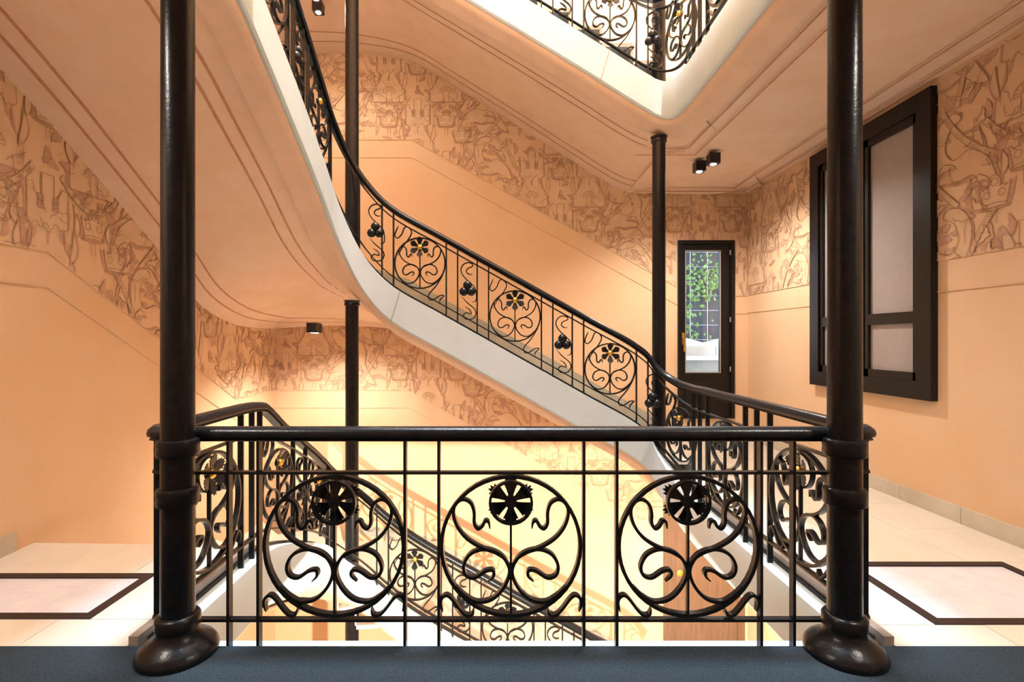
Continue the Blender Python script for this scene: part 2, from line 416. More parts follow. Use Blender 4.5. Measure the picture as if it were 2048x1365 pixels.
def lines_up():
    r = H1 / 22; L = []
    for i in range(1, 12):
        X = 1.375 - (r * i - .506) / .56
        L.append(((X, FY + .10), (X, YB)))
    L += [((-1.36, 5.17), (-1.85, YB)), ((-1.50, 5.10), (-2.7, YB)), ((-1.61, 5.03), (XL, 6.75)), ((-1.68, 4.92), (XL, 5.9)), ((-1.72, 4.75), (XL, 5.2))]
    for i in range(17, 23):
        Y = 4.55 - (r * i - 2.95) / .57
        L.append(((LX - .10, Y), (XL, Y)))
    L.append(((LX - .10, L[-1][0][1] - .05), (XL, L[-1][0][1] - .05)))
    return L, r
def lines_dn():
    n = 18; r = -ZL / n; L = []
    for i in range(1, 11):
        X = 1.375 - (ZL + r * i + 2.63) / .56
        L.append(((X, FY + .10), (X, YB)))
    L += [((-1.45, 5.13), (-2.3, YB)), ((-1.60, 5.04), (XL, 6.9)), ((-1.68, 4.9), (XL, 5.8)), ((-1.72, 4.7), (XL, 5.0))]
    for k in range(4): L.append(((LX - .10, 4.42 - k * .31), (XL, 4.5 - k * .32)))
    L.append(((LX - .10, 3.44), (XL, 3.44)))
    return L, r
LU, RU = lines_up(); LD, RD = lines_dn()
fl_up = flight(UP, SOFF, 0, 'white edged flight rising along the back wall and over the left side', LU, 0, RU)
fl_top = flight(UP1, SOFU, H1, 'topmost white edged flight cut off by the upper edge of the picture', LU, 0, RU)
fl_dn = flight(DN, SOFD, 0, 'lower flight going down from the left landing below the level of the floor', LD, ZL, RD, .16)

# edge of the near landings (white fascia, cove) between the two side runs
for dz, par in ((0, floor0), (H1, floor1), (ZL, floorL)):
    P = [Vector((LX, NY + .06, dz - .02)), Vector((LX, NY, dz - .02)), Vector((RX, NY, dz - .02)), Vector((RX, NY + .06, dz - .02))]
    mb = MB()
    mb.box(LX - .1, NY - .07, dz - .36, RX + .1, NY + .06, dz - .02)
    mb.build('fascia', M['white'], par)
    mb = MB(); mb.box(LX - .1, NY - .1, dz - .45, RX + .1, NY + .02, dz - .36); mb.build('cove', M['cove'], par)
    for (x0, x1, y0, y1) in ((RX + .05, RX + .095, NY, 4.7), (LX - .095, LX - .05, NY, 3.44 if dz == 0 else 3.0)):
        mb = MB(); mb.box(x0, y0, dz - .03, x1, y1, dz + .035); mb.build('curb', M['curb'], par)

# back wall skirting beside the far flight (stepped stone band)
def wall_band(name, pts, h, y, parent, mat_, t=.015):
    mb = MB()
    for (x0, z0), (x1, z1) in zip(pts, pts[1:]):
        mb.add([(x0, y - t, z0), (x1, y - t, z1), (x1, y - t, z1 + h), (x0, y - t, z0 + h), (x0, y, z0), (x1, y, z1), (x1, y, z1 + h), (x0, y, z0 + h)],
               [(0, 1, 2, 3), (3, 2, 6, 7), (0, 4, 5, 1), (0, 3, 7, 4), (1, 5, 6, 2)])
    return mb.build(name, mat_, parent)
wall_band('stair_skirting', [(2.3, -.05), (-1.3, 1.96), (-1.9, 2.15)], .29, YB, wall_back, M['curb2'])
wall_band('stair_skirting', [(2.0, -3.24), (-1.0, -1.56), (-2.0, -1.36)], .14, YB, wall_back, M['curb2'])

# ------------------------------------------------------------------ frieze relief
def castle():
    k = .001354
    out = [(-165, 0), (-165, 130), (-140, 150), (-100, 205), (-92, 305), (-125, 320), (-120, 400), (-125, 520), (-85, 520), (-85, 480), (-60, 455), (-52, 430), (-38, 430), (-38, 580), (35, 580),
           (35, 430), (50, 430), (60, 470), (85, 520), (125, 520), (120, 400), (125, 320), (95, 305), (100, 205), (140, 150), (160, 120), (160, 0)]
    return [(x * k, y * k) for x, y in out]
def arc(cx, cy, r, a0, a1, n): return [(cx + r * math.cos(lerp(a0, a1, i / n)), cy + r * math.sin(lerp(a0, a1, i / n))) for i in range(n + 1)]
class Art:
    def __init__(s): s.poly = []; s.line = []
    def P(s, pts, layer, m): s.poly.append((pts, layer, m))
    def L(s, pts, w=.007): s.line.append((pts, w))
def leaf_shape(c, L, w, ang, bend, lob=0):
    n = 15; up = []; dn = []
    for i in range(n):
        t = i / (n - 1)
        x = t * L; off = bend * L * math.sin(PI * t * .9)
        h = w * math.sin(PI * min(1, t ** .8)) * (1 + lob * math.sin(t * 17))
        up.append((x, off + h)); dn.append((x, off - h * .8))
    pts = up + dn[::-1][1:-1]
    ca, sa = math.cos(ang), math.sin(ang)
    return [(c[0] + x * ca - y * sa, c[1] + x * sa + y * ca) for x, y in pts]
TW, TH, CW = 2.03, 1.49, .406
def crown(A, cx, cy):
    k = .00135
    body = [(-62, -10), (-80, 60), (-88, 115), (-60, 85), (-45, 100), (-30, 90), (-35, 130), (-18, 150), (0, 160), (18, 150), (35, 130), (30, 90), (45, 100), (60, 85), (88, 115), (80, 60), (62, -10)]
    b = [(cx + x * k, cy + y * k) for x, y in body]
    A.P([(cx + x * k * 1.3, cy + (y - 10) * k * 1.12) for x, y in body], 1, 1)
    A.P(b, 2, 0); A.L(b + [b[0]])
    A.L([(cx + 80 * k * math.cos(a), cy - 10 * k + 20 * k * math.sin(a)) for a in [2 * PI * i / 14 for i in range(15)]], .006)
    for dx, dy in ((-42, 58), (42, 58), (0, 120)):
        A.L(arc(cx + dx * k, cy + dy * k, 20 * k, 0, 2 * PI, 9), .006)
    A.L([(cx - 14 * k, cy - 25 * k), (cx - 14 * k, cy - 100 * k)], .006); A.L([(cx + 14 * k, cy - 25 * k), (cx + 14 * k, cy - 100 * k)], .006)
def ladder(A, p, q, bend):
    n = 12; C = []
    px, py = q[0] - p[0], q[1] - p[1]; l = math.hypot(px, py); nx, ny = -py / l, px / l
    for i in range(n + 1):
        t = i / n; b = bend * math.sin(PI * t)
        C.append((p[0] + px * t + nx * b, p[1] + py * t + ny * b))
    w = .021
    a = [(x + nx * w, y + ny * w) for x, y in C]; b = [(x - nx * w, y - ny * w) for x, y in C]
    A.P(a + b[::-1], 3, 0); A.L(a, .006); A.L(b, .006)
    for i in range(n):
        for s in (.15, .5, .85):
            if i % 3 == 2: continue
            u = (lerp(a[i][0], a[i + 1][0], s), lerp(a[i][1], a[i + 1][1], s)); v = (lerp(b[i][0], b[i + 1][0], s), lerp(b[i][1], b[i + 1][1], s))
            A.L([(lerp(u[0], v[0], .2), lerp(u[1], v[1], .2)), (lerp(u[0], v[0], .8), lerp(u[1], v[1], .8))], .0045)
def make_tile():
    A = Art(); rnd = random.Random(21)
    for c in range(3):                            # three castle columns, stepping down half a repeat each
        cx = CW * (c + .5); oy = -TH / 2 * c
        zb = oy + .42
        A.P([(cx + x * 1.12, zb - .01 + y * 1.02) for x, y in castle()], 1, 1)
        cs = [(cx + x, zb + y) for x, y in castle()]
        A.P(cs, 2, 0); A.L(cs + [cs[0]], .006)
        k = .001354
        bt = []
        for i in range(6): bt += arc(cx + (-75 + 30 * i) * k, zb + 312 * k, 15 * k, PI, 0, 4) if i % 2 == 0 else arc(cx + (-75 + 30 * i) * k, zb + 312 * k, 15 * k, -PI, 0, 4)
        A.L(bt, .006)
        A.L(arc(cx, zb + 95 * k, 68 * k, 0, PI, 12), .006); A.L(arc(cx, zb + 95 * k, 28 * k, 0, PI, 8), .005)
        for i in range(9):
            a = PI * i / 8; A.L([(cx + 28 * k * math.cos(a), zb + (95 + 28 * math.sin(a)) * k), (cx + 68 * k * math.cos(a), zb + (95 + 68 * math.sin(a)) * k)], .005)
        A.L([(cx - 27 * k, zb), (cx - 27 * k, zb + 95 * k)], .006); A.L([(cx + 27 * k, zb), (cx + 27 * k, zb + 95 * k)], .006)
        for sx in (-1, 1):
            wx = cx + sx * 45 * k
            A.P([(wx - 17 * k, zb + 395 * k), (wx + 17 * k, zb + 395 * k), (wx + 17 * k, zb + 470 * k), (wx - 17 * k, zb + 470 * k)], 3, 1)
            A.L([(wx - 17 * k, zb + 395 * k), (wx + 17 * k, zb + 395 * k), (wx + 17 * k, zb + 470 * k), (wx - 17 * k, zb + 470 * k), (wx - 17 * k, zb + 395 * k)], .005)
            for q in (415, 435): A.L([(wx - 17 * k, zb + q * k), (wx + 17 * k, zb + q * k)], .005)
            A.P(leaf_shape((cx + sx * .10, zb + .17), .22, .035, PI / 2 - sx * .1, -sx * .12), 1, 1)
            lf = leaf_shape((cx + sx * .185, zb + .16), .27, .032, PI / 2 - sx * .05, -sx * .15)
            A.P(lf, 2, 0); A.L(lf)
            A.P(leaf_shape((cx + sx * .15, zb + .30), .13, .03, PI / 2 + sx * .5, 0), 3, 1)
        A.P([(cx - 8 * k, zb + 220 * k), (cx + 8 * k, zb + 220 * k), (cx + 8 * k, zb + 285 * k), (cx - 8 * k, zb + 285 * k)], 3, 1)
        crown(A, cx, zb - .33)
        ladder(A, (cx, zb - .16), (cx - CW * .72, zb + .06), .03)
        ladder(A, (cx, zb - .16), (cx + CW * .72, zb + .08), -.03)
        for sx in (-1, 1):
            for q in range(4):
                lf = leaf_shape((cx + sx * (.03 + .05 * q), zb - .05 - .02 * q), .09, .026, rnd.uniform(0, 6.3), .2, .25)
                A.P(lf, 1 + q % 2, 1 if q % 2 == 0 else 0); A.L(lf, .005)
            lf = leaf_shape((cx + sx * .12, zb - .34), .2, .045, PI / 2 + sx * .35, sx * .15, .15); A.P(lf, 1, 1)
            lf = leaf_shape((cx + sx * .16, zb - .36), .18, .03, PI / 2 - sx * .1, sx * .1); A.P(lf, 2, 0); A.L(lf)
    for r in range(2):                            # two rows of winged beasts with foliage
        bx = CW * 3.9; by = TH * (.25 + .5 * r) - .1 + (0 if r == 0 else .02)
        fl = 1 if r == 0 else -1
        def T(pts): return [(bx + fl * x, by + y) for x, y in pts]
        ctrl = [(-.36, -.20), (-.30, -.05), (-.16, .06), (-.02, .02), (.06, .12), (.02, .26), (-.08, .32), (-.02, .38), (.10, .34), (.17, .2), (.16, .02), (.24, -.14), (.30, -.26), (.2, -.24), (.1, -.14), (-.05, -.16), (-.18, -.14), (-.26, -.26)]
        body = [(p.x, p.y) for p in catmull([(x, y, 0) for x, y in ctrl + ctrl[:1]], 4)][:-1]
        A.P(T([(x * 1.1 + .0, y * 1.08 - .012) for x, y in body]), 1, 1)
        A.P(T(body), 2, 0); A.L(T(body))
        for (x, y, L, w, a, bd) in ((-.28, .02, .3, .05, .5, .25), (-.05, -.05, .22, .045, -.5, .3), (.2, .05, .2, .05, 1.2, -.3), (-.32, -.22, .2, .04, -.2, .2), (.02, -.3, .24, .05, .3, -.2), (-.2, .2, .2, .045, 1.9, .3), (.26, .3, .2, .05, 2.2, .25), (.3, -.06, .16, .04, 1.4, .2)):
            lf = leaf_shape((bx + fl * x, by + y), L, w, a if fl > 0 else PI - a, bd * fl, .22)
            A.P(lf, 3, 1)
            lf2 = leaf_shape((bx + fl * (x + .02), by + y + .015), L * .72, w * .62, (a + .15) if fl > 0 else PI - a - .15, bd * fl, .3)
            A.P(lf2, 4, 0); A.L(lf2, .006)
        crown(A, CW * 3.05 if r else CW * 4.85, by + .32)
        ladder(A, (CW * 3.05 if r else CW * 4.85, by + .30), (bx - .05, by - .34), .05)
        ladder(A, (CW * 4.9 if r else CW * 3.0, by - .05), (bx + .08, by + .42), -.05)
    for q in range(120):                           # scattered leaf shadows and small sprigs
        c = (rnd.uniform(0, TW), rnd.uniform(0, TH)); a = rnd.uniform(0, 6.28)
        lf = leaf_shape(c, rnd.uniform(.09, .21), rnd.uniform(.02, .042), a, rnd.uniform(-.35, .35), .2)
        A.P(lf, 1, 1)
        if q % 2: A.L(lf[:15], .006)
    return A
ART = make_tile()

def tile_geometry():
    """flat faces of one repeat in (u, v, layer) with a material index"""
    F = []
    for q, (pts, layer, m) in enumerate(ART.poly): F.append((pts, layer * .0014 + q * 2.3e-6, m))
    for q, (pts, w) in enumerate(ART.line):
        w *= .36; n = len(pts)
        closed = n > 3 and math.hypot(pts[0][0] - pts[-1][0], pts[0][1] - pts[-1][1]) < 1e-5
        L, Rr = [], []
        for i, p in enumerate(pts):
            a = pts[i - 1] if i else (pts[-2] if closed else p); b = pts[i + 1] if i < n - 1 else (pts[1] if closed else p)
            dx, dy = b[0] - a[0], b[1] - a[1]; l = math.hypot(dx, dy) or 1
            nx, ny = -dy / l * w, dx / l * w
            L.append((p[0] + nx, p[1] + ny)); Rr.append((p[0] - nx, p[1] - ny))
        for i in range(n - 1): F.append(([L[i], Rr[i], Rr[i + 1], L[i + 1]], .0076 + q * 2.3e-6, 2))
    # wrap vertically: shapes that leave the repeat below come back one repeat higher, so nothing else is needed
    return F
TILE = tile_geometry()

def frieze(parent, cols, to_world, u0, v0, seed=0):
    """cols: (ua, ub, bottom_a, bottom_b, top_a, top_b) vertical trapezia on the wall"""
    bm = bmesh.new()
    for (ua, ub, ba, bb_, ta, tb) in cols:
        b2 = bmesh.new()
        lo, hi = min(ba, bb_), max(ta, tb)
        i0, i1 = math.floor((ua - u0) / TW), math.floor((ub - u0) / TW)
        j0, j1 = math.floor((lo - v0) / TH) - 1, math.floor((hi - v0) / TH) + 2
        for i in range(i0 - 1, i1 + 1):
            for j in range(j0, j1 + 1):
                ou, ov = u0 + i * TW, v0 + j * TH
                for pts, z, m in TILE:
                    us = [ou + p[0] for p in pts]; vs = [ov + p[1] for p in pts]
                    if max(us) < ua or min(us) > ub or max(vs) < lo or min(vs) > hi: continue
                    f = b2.faces.new([b2.verts.new((a, b, z)) for a, b in zip(us, vs)])
                    f.material_index = m
        def cut(co, no):
            g = list(b2.verts) + list(b2.edges) + list(b2.faces)
            if g: bmesh.ops.bisect_plane(b2, geom=g, plane_co=co, plane_no=no, clear_outer=True)
        cut((ua, 0, 0), (-1, 0, 0)); cut((ub, 0, 0), (1, 0, 0))
        cut((ua, ba, 0), Vector((bb_ - ba, -(ub - ua), 0)).normalized())
        cut((ua, ta, 0), Vector((-(tb - ta), (ub - ua), 0)).normalized())
        tmp = bpy.data.meshes.new('t'); b2.to_mesh(tmp); b2.free(); bm.from_mesh(tmp); bpy.data.meshes.remove(tmp)
    for v in bm.verts: v.co = to_world(v.co.x, v.co.y, v.co.z)
    me = bpy.data.meshes.new('frieze'); bm.to_mesh(me); bm.free()
    for k in ('fr_light', 'fr_dark', 'fr_line'): me.materials.append(M[k])
    o = link('frieze', me, parent)
    o['label'] = 'terracotta relief frieze of castles, crowns, beasts and foliage'
    return o
def columns(bot, top, cuts=()):
    xs = sorted(set([p[0] for p in bot] + [p[0] for p in top] + [c for cc in cuts for c in cc[:2]]))
    lo, hi = max(bot[0][0], top[0][0]), min(bot[-1][0], top[-1][0])
    out = []
    for a, b in zip(xs, xs[1:]):
        if a < lo - 1e-6 or b > hi + 1e-6: continue
        ba, bb_ = interp(bot, a), interp(bot, b)
        for c in cuts:
            if a >= c[0] - 1e-6 and b <= c[1] + 1e-6: ba, bb_ = max(ba, c[2]), max(bb_, c[2])
        ta, tb = interp(top, a), interp(top, b)
        if max(ta - ba, tb - bb_) < .02: continue
        out.append((a, b, ba, bb_, max(ta, ba + .01), max(tb, bb_ + .01)))
    return out
back_map = lambda u, v, d: (u, YB - .002 - d, v)
left_map = lambda u, v, d: (XL + .002 + d, u, v)
right_map = lambda u, v, d: (XR - .002 - d, u, v)
BB_UP = [(XL, 4.24), (-1.28, 4.24), (2.72, 2.02), (XR, 2.02)]
BT_UP = [(XL, 5.45), (-2.2, 5.47), (-1.3, 5.38), (.2, 4.50), (.9, 4.05), (1.68, 3.60), (2.2, 3.47), (XR, 3.46)]
frieze(wall_back, columns(BB_UP, BT_UP, [(DX0 - .02, DX1 + .02, DZ1)]), back_map, -1.80, 4.36)
BB_LO = [(XL, .68), (-1.32, .68), (2.2, -1.30)]
BT_LO = [(XL, 1.58), (-2.2, 1.62), (-1.3, 1.52), (-.6, 1.15), (.2, .63), (.9, .18), (1.68, -.29), (2.2, -.39)]
frieze(wall_back, columns(BB_LO, BT_LO), back_map, -1.80 + .15, 4.36 - 3.6)
LB_LO = [(2.0, 2.02), (3.63, 2.02), (6.216, .68), (YB, .68)]
LT_LO = [(2.0, 3.46), (2.8, 3.37), (3.4, 3.09), (4.1, 2.69), (4.96, 2.15), (5.5, 1.77), (6.3, 1.58), (YB, 1.57)]
frieze(wall_left, columns(LB_LO, LT_LO), left_map, 1.0, .62)
frieze(wall_left, columns([(4.6, 4.24 + .6), (5.6, 4.24), (YB, 4.24)], [(4.6, 5.5), (5.5, 5.4), (YB, 5.4)]), left_map, 1.0, .62 + 3.6)
frieze(wall_right, columns([(1.5, 2.03), (YB, 2.03)], [(1.5, 3.46), (YB, 3.46)], [(4.12, 5.73, 3.42)]), right_map, 2.4, 1.0)

# plaster string-course lines below the frieze
def course(parent, pts, mapf, off):
    mb = MB()
    for (a, za), (b, zb) in zip(pts, pts[1:]):
        for dz, h in ((off, .008), (0, .012)):
            v = [mapf(a, za + dz, .0), mapf(b, zb + dz, 0), mapf(b, zb + dz + h, 0), mapf(a, za + dz + h, 0), mapf(a, za + dz, .006), mapf(b, zb + dz, .006), mapf(b, zb + dz + h, .006), mapf(a, za + dz + h, .006)]
            mb.add(v, [(4, 5, 6, 7), (0, 1, 5, 4), (3, 7, 6, 2), (0, 4, 7, 3), (1, 2, 6, 5)])
    mb.build('string_course', M['fr_light'], parent)
course(wall_back, [(XL, 4.24), (-1.28, 4.24), (2.5, 2.142)], back_map, -.25)
course(wall_back, [(3.3, 2.02), (XR, 2.02)], back_map, -.25)
course(wall_back, BB_LO, back_map, -.25)
course(wall_left, LB_LO, left_map, -.25)
course(wall_right, [(0, 2.03), (4.12, 2.03)], right_map, -.25)
course(wall_right, [(5.73, 2.03), (YB, 2.03)], right_map, -.25)

# painted lines and rosettes on the landing ceilings
for zc, par in ((H1 + CEIL, floor1), (CEIL, floor0)):
    def ln(x0, y0, x1, y1):
        mb = MB(); w = .006
        if x0 == x1: mb.box(x0 - w, y0, zc - .002, x0 + w, y1, zc + .002)
        else: mb.box(x0, y0 - w, zc - .002, x1, y0 + w, zc + .002)
        mb.build('painted_line', M['stripe'], par)
    for x in (2.02, 2.17): ln(x, YF, x, 5.55 if x < 2.1 else 5.75)
    for x in (3.18, 3.38): ln(x, YF, x, 7.0 if x < 3.3 else 7.16)
    ln(1.95, 7.0, 3.18, 7.0); ln(1.85, 7.16, 3.38, 7.16)
    ln(1.6, 5.55, 2.02, 5.55); ln(1.5, 5.75, 2.17, 5.75)
    for (cx, cy) in ((1.92, 5.65), (3.28, 7.08)):
        mb = MB()
        for q in range(24):
            a0, a1 = 2 * PI * q / 24, 2 * PI * (q + 1) / 24
            for r in (.09, .03):
                mb.add([(cx + (r - .006) * math.cos(a0), cy + (r - .006) * math.sin(a0), zc - .003), (cx + r * math.cos(a0), cy + r * math.sin(a0), zc - .003), (cx + r * math.cos(a1), cy + r * math.sin(a1), zc - .003), (cx + (r - .006) * math.cos(a1), cy + (r - .006) * math.sin(a1), zc - .003)], [(0, 1, 2, 3)])
        for q in range(8):
            a = 2 * PI * q / 8
            lf = leaf_shape((cx + .03 * math.cos(a), cy + .03 * math.sin(a)), .055, .012, a, 0)
            for p, q2 in zip(lf, lf[1:] + lf[:1]):
                mb.add([(p[0], p[1], zc - .003), (q2[0], q2[1], zc - .003), (q2[0] + .004, q2[1] + .004, zc - .003), (p[0] + .004, p[1] + .004, zc - .003)], [(0, 1, 2, 3)])
        mb.build('rosette', M['stripe'], par)

# ------------------------------------------------------------------ columns
def column(loc, z0, z1, label, base=True, collars=True, k=1.0):
    t = thing('iron_column', label, 'column', 'cast iron columns at the corners of the well', (loc[0], loc[1], z0))
    h = z1 - z0
    mb = MB(); mb.lathe([(.069, .10 if base else 0), (.067, h * .5), (.066, h)], 28); mb.build('shaft', M['iron'], t, smooth=True)
    if base:
        mb = MB(); mb.lathe([(.162, 0), (.165, .012), (.160, .03), (.145, .05), (.118, .068), (.096, .088), (.086, .11), (.086, .12), (.091, .125), (.091, .165), (.084, .175), (.072, .18)], 40); mb.build('base', M['iron'], t, smooth=True)
    if collars:
        for zz in (.70, .915):
            mb = MB(); mb.lathe([(.072, -.04), (.084, -.035), (.088, -.02), (.085, 0), (.088, .02), (.084, .035), (.072, .04)], 28, (0, 0, zz)); mb.build('collar', M['iron'], t, smooth=True)
    mb = MB(); mb.lathe([(.066, -.06), (.078, -.05), (.078, -.03), (.072, -.02), (.085, 0)], 28, (0, 0, h)); mb.build('capital', M['iron'], t, smooth=True)
    return t
column((-1.44, 2.285), .006, H1 + CEIL, 'thick black iron column at the near left corner of the balustrade')
column((1.527, 2.285), .006, H1 + CEIL, 'thick black iron column at the near right corner of the balustrade')
column((1.60, 5.22), 0.0, H1 - .42, 'black iron column beside the garden door at the far right corner of the well', base=False, collars=False)
column((1.60, 5.22), H1, H1 + 3.45, 'black iron column on the upper landing at the top edge of the picture', base=False, collars=False)
column((-1.52, 5.22), ZL - 1.4, 1.80, 'black iron column rising below the curved underside of the left flight', base=False, collars=False)
column((-1.52, 5.22), 2.2, H1 + 2.3, 'black iron column rising behind the bend of the stair railing', base=False, collars=False)

# ------------------------------------------------------------------ railing ornament (shared meshes)
def norm_pts(raw, cx, cy, R, n=4):
    return [((p.x - cx) / R, (cy - p.y) / R) for p in catmull([(x, y, 0) for x, y in raw], n)]
HEART = norm_pts([(640, 870), (605, 795), (520, 740), (420, 705), (300, 632), (220, 530), (190, 420), (215, 348), (270, 318), (330, 348), (356, 420), (357, 505), (385, 552), (420, 532), (445, 490), (472, 500), (482, 552)], 650, 690, 555)
CURL = norm_pts([(215, 1010), (290, 1090), (380, 1138), (500, 1115), (595, 1020), (640, 900), (605, 800), (530, 738), (420, 718), (320, 760), (272, 850), (292, 925), (360, 945), (445, 892), (505, 885), (512, 930), (470, 975)], 650, 690, 555)
HOOK = norm_pts([(105, 1215), (88, 1150), (100, 1105), (135, 1085), (175, 1110), (240, 1195), (290, 1242), (338, 1240), (355, 1190)], 650, 690, 555)
TLS = norm_pts([(80, 100), (60, 140), (45, 190), (70, 215), (110, 180), (135, 120), (165, 108), (205, 155), (180, 220), (125, 290), (75, 380)], 285, 455, 240)
BRS = norm_pts([(505, 570), (440, 670), (370, 755), (378, 803), (420, 800), (475, 765), (515, 765), (480, 800), (472, 830)], 285, 455, 240)

def ring_mesh(R, t, w, seg=48):
    mb = MB()
    mb.flatbar([(R * math.cos(2 * PI * i / seg), R * math.sin(2 * PI * i / seg)) for i in range(seg)], t, w, closed=True)
    return mb.mesh('ring', M['iron'], True)
def scroll_mesh(lists, R, t, w, name):
    mb = MB()
    for pts in lists: mb.flatbar([(x * R, z * R) for x, z in pts], t, w)
    return mb.mesh(name, M['iron'], True)
def petal_mesh(r):
    mb = MB()
    prof = [(.16, -.07), (.50, -.20), (.80, -.34), (.80, -.25), (.97, -.24), (.90, -.13), (1.08, -.09), (.98, 0), (1.08, .09), (.90, .13), (.97, .24), (.80, .25), (.80, .34), (.50, .20), (.16, .07)]
    vs = [(-r * y, .010 + .03 * max(0, x - .2), r * x) for x, y in prof]
    vs2 = [(x, y - .005, z) for x, y, z in vs]
    n = len(vs)
    mb.add(vs + vs2, [list(range(n)), list(range(2 * n - 1, n - 1, -1))] + [(i, (i + 1) % n, n + (i + 1) % n, n + i) for i in range(n)])
    return mb.mesh('petal', M['iron'])
def hub_mesh(r, y0, m, name):
    mb = MB(); vs = []
    prof = [(1, 0), (.95, .35), (.7, .75), (.35, .95), (.05, 1.0)]
    for rr, d in prof:
        for k in range(12):
            a = 2 * PI * k / 12; vs.append((r * rr * math.cos(a), y0 + d * r * .8, r * rr * math.sin(a)))
    fs = [(i * 12 + k, i * 12 + (k + 1) % 12, (i + 1) * 12 + (k + 1) % 12, (i + 1) * 12 + k) for i in range(4) for k in range(12)]
    fs += [[48 + k for k in range(12)], list(range(11, -1, -1))]
    mb.add(vs, fs); return mb.mesh(name, m, True)
def boss_mesh(r):
    mb = MB()
    mb.flatbar([(r * math.cos(2 * PI * i / 28), r * math.sin(2 * PI * i / 28)) for i in range(28)], .012, .026, closed=True)
    v = [Vector(p) for p in mb.v]; mb.v = [(p.x, p.y - .012, p.z) for p in v]
    return mb.mesh('back_ring', M['iron'], True)
mirror = lambda L: [(-x, z) for x, z in L]
RB, RS = .318, .250                      # ring radius on the level runs / on the stairs
ME = {}
for key, R in (('L', RB), ('S', RS)):
    t = .0145 if key == 'L' else .0115; w = .032 if key == 'L' else .024
    ME['ring' + key] = ring_mesh(R, t * 1.15, w)
    for sd, fn in (('a', lambda q: q), ('b', lambda q: [(-x, z) for x, z in q])):
        ME['heart' + key + sd] = scroll_mesh([fn(HEART)], R, t, w * .9, 'heart_scroll')
        ME['curl' + key + sd] = scroll_mesh([fn(CURL)], R, t, w * .9, 'curl_scroll')
    rf = R * (.30 if key == 'L' else .39)
    ME['petal' + key] = petal_mesh(rf * (1.13 if key == 'L' else 1.0))
    ME['disc' + key] = hub_mesh(rf * .30, -.012, M['iron'], 'flower')
    ME['hub' + key] = hub_mesh(rf * .30, .014, M['gold'], 'gilded_centre')
    ME['boss' + key] = boss_mesh(rf)
    mb = MB(); mb.box(-.005, -.011, -R, .005, .011, R * .62); ME['stem' + key] = mb.mesh('stem', M['iron'])
ME['cornLa'] = scroll_mesh([HOOK], RB, .013, .03, 'corner_scroll'); ME['cornLb'] = scroll_mesh([mirror(HOOK)], RB, .013, .03, 'corner_scroll')
ME['cornSa'] = scroll_mesh([mirror(TLS)], RS, .010, .022, 'corner_scroll'); ME['cornSb'] = scroll_mesh([mirror(BRS)], RS, .010, .022, 'corner_scroll')
k = 1 / 206.0 * .2125
S1 = [((720 - p.x) * k, (720 - p.y) * k) for p in catmull([(x, y, 0) for x, y in [(770, 572), (740, 575), (710, 552), (722, 520), (765, 500), (770, 478), (730, 462), (682, 480), (657, 530), (680, 590), (740, 652), (792, 705), (806, 780), (800, 830), (765, 842)]], 4)]
S2 = [((720 - p.x) * k, (720 - p.y) * k) for p in catmull([(x, y, 0) for x, y in [(665, 790), (720, 850), (785, 905), (802, 955), (770, 1003), (705, 1005), (680, 972), (710, 945), (755, 955), (742, 918), (695, 885)]], 4)]
for nm, pts in (('ess1', S1), ('ess2', S2)):
    mb = MB(); mb.flatbar(pts, .010, .022); ME[nm] = mb.mesh('ess_scroll', M['iron'], True)
ME['lobe'] = hub_mesh(.045, .006, M['iron'], 'trefoil_lobe')
mb = MB(); mb.box(-.0065, -.017, 0, .0065, .017, 1); ME['bar'] = mb.mesh('baluster', M['iron'])
mb = MB(); mb.box(-.02, -.022, 0, .02, .022, 1); ME['post'] = mb.mesh('end_post', M['iron'])
RAILPROF = [(-.030, -.062), (-.024, -.050), (-.036, -.046), (-.040, -.030), (-.034, -.012), (-.018, 0), (.018, 0), (.034, -.012), (.040, -.030), (.036, -.046), (.024, -.050), (.030, -.062)]
FLATPROF = [(-.016, -.006), (.016, -.006), (.016, .006), (-.016, .006)]

def panel(t, key, loc, rz):
    link('ring', ME['ring' + key], t, loc, rz)
    for sd in 'ab':
        link('heart_scroll', ME['heart' + key + sd], t, loc, rz); link('curl_scroll', ME['curl' + key + sd], t, loc, rz)
        link('corner_scroll', ME['corn' + key + sd], t, loc, rz)
    link('stem', ME['stem' + key], t, loc, rz)
    R = RB if key == 'L' else RS
    fl = link('flower', ME['disc' + key], t, (loc[0], loc[1], loc[2] + R * .63), rz)
    for q in range(6):
        o = link('petal', ME['petal' + key], fl); o.rotation_euler = (0, q * PI / 3, 0)
    o = link('gilded_centre', ME['hub' + key], fl); o['label'] = 'gilded flower centre'
    if key == 'L': link('back_ring', ME['boss' + key], fl)
def ess(t, loc, rz):
    o = link('ess_scroll', ME['ess1'], t, loc, rz); link('ess_scroll', ME['ess2'], t, loc, rz)
    for a in (PI / 2, PI / 2 + 2.1, PI / 2 - 2.1):
        link('trefoil_lobe', ME['lobe'], o, (.042 * math.cos(a), 0, .042 * math.sin(a)))

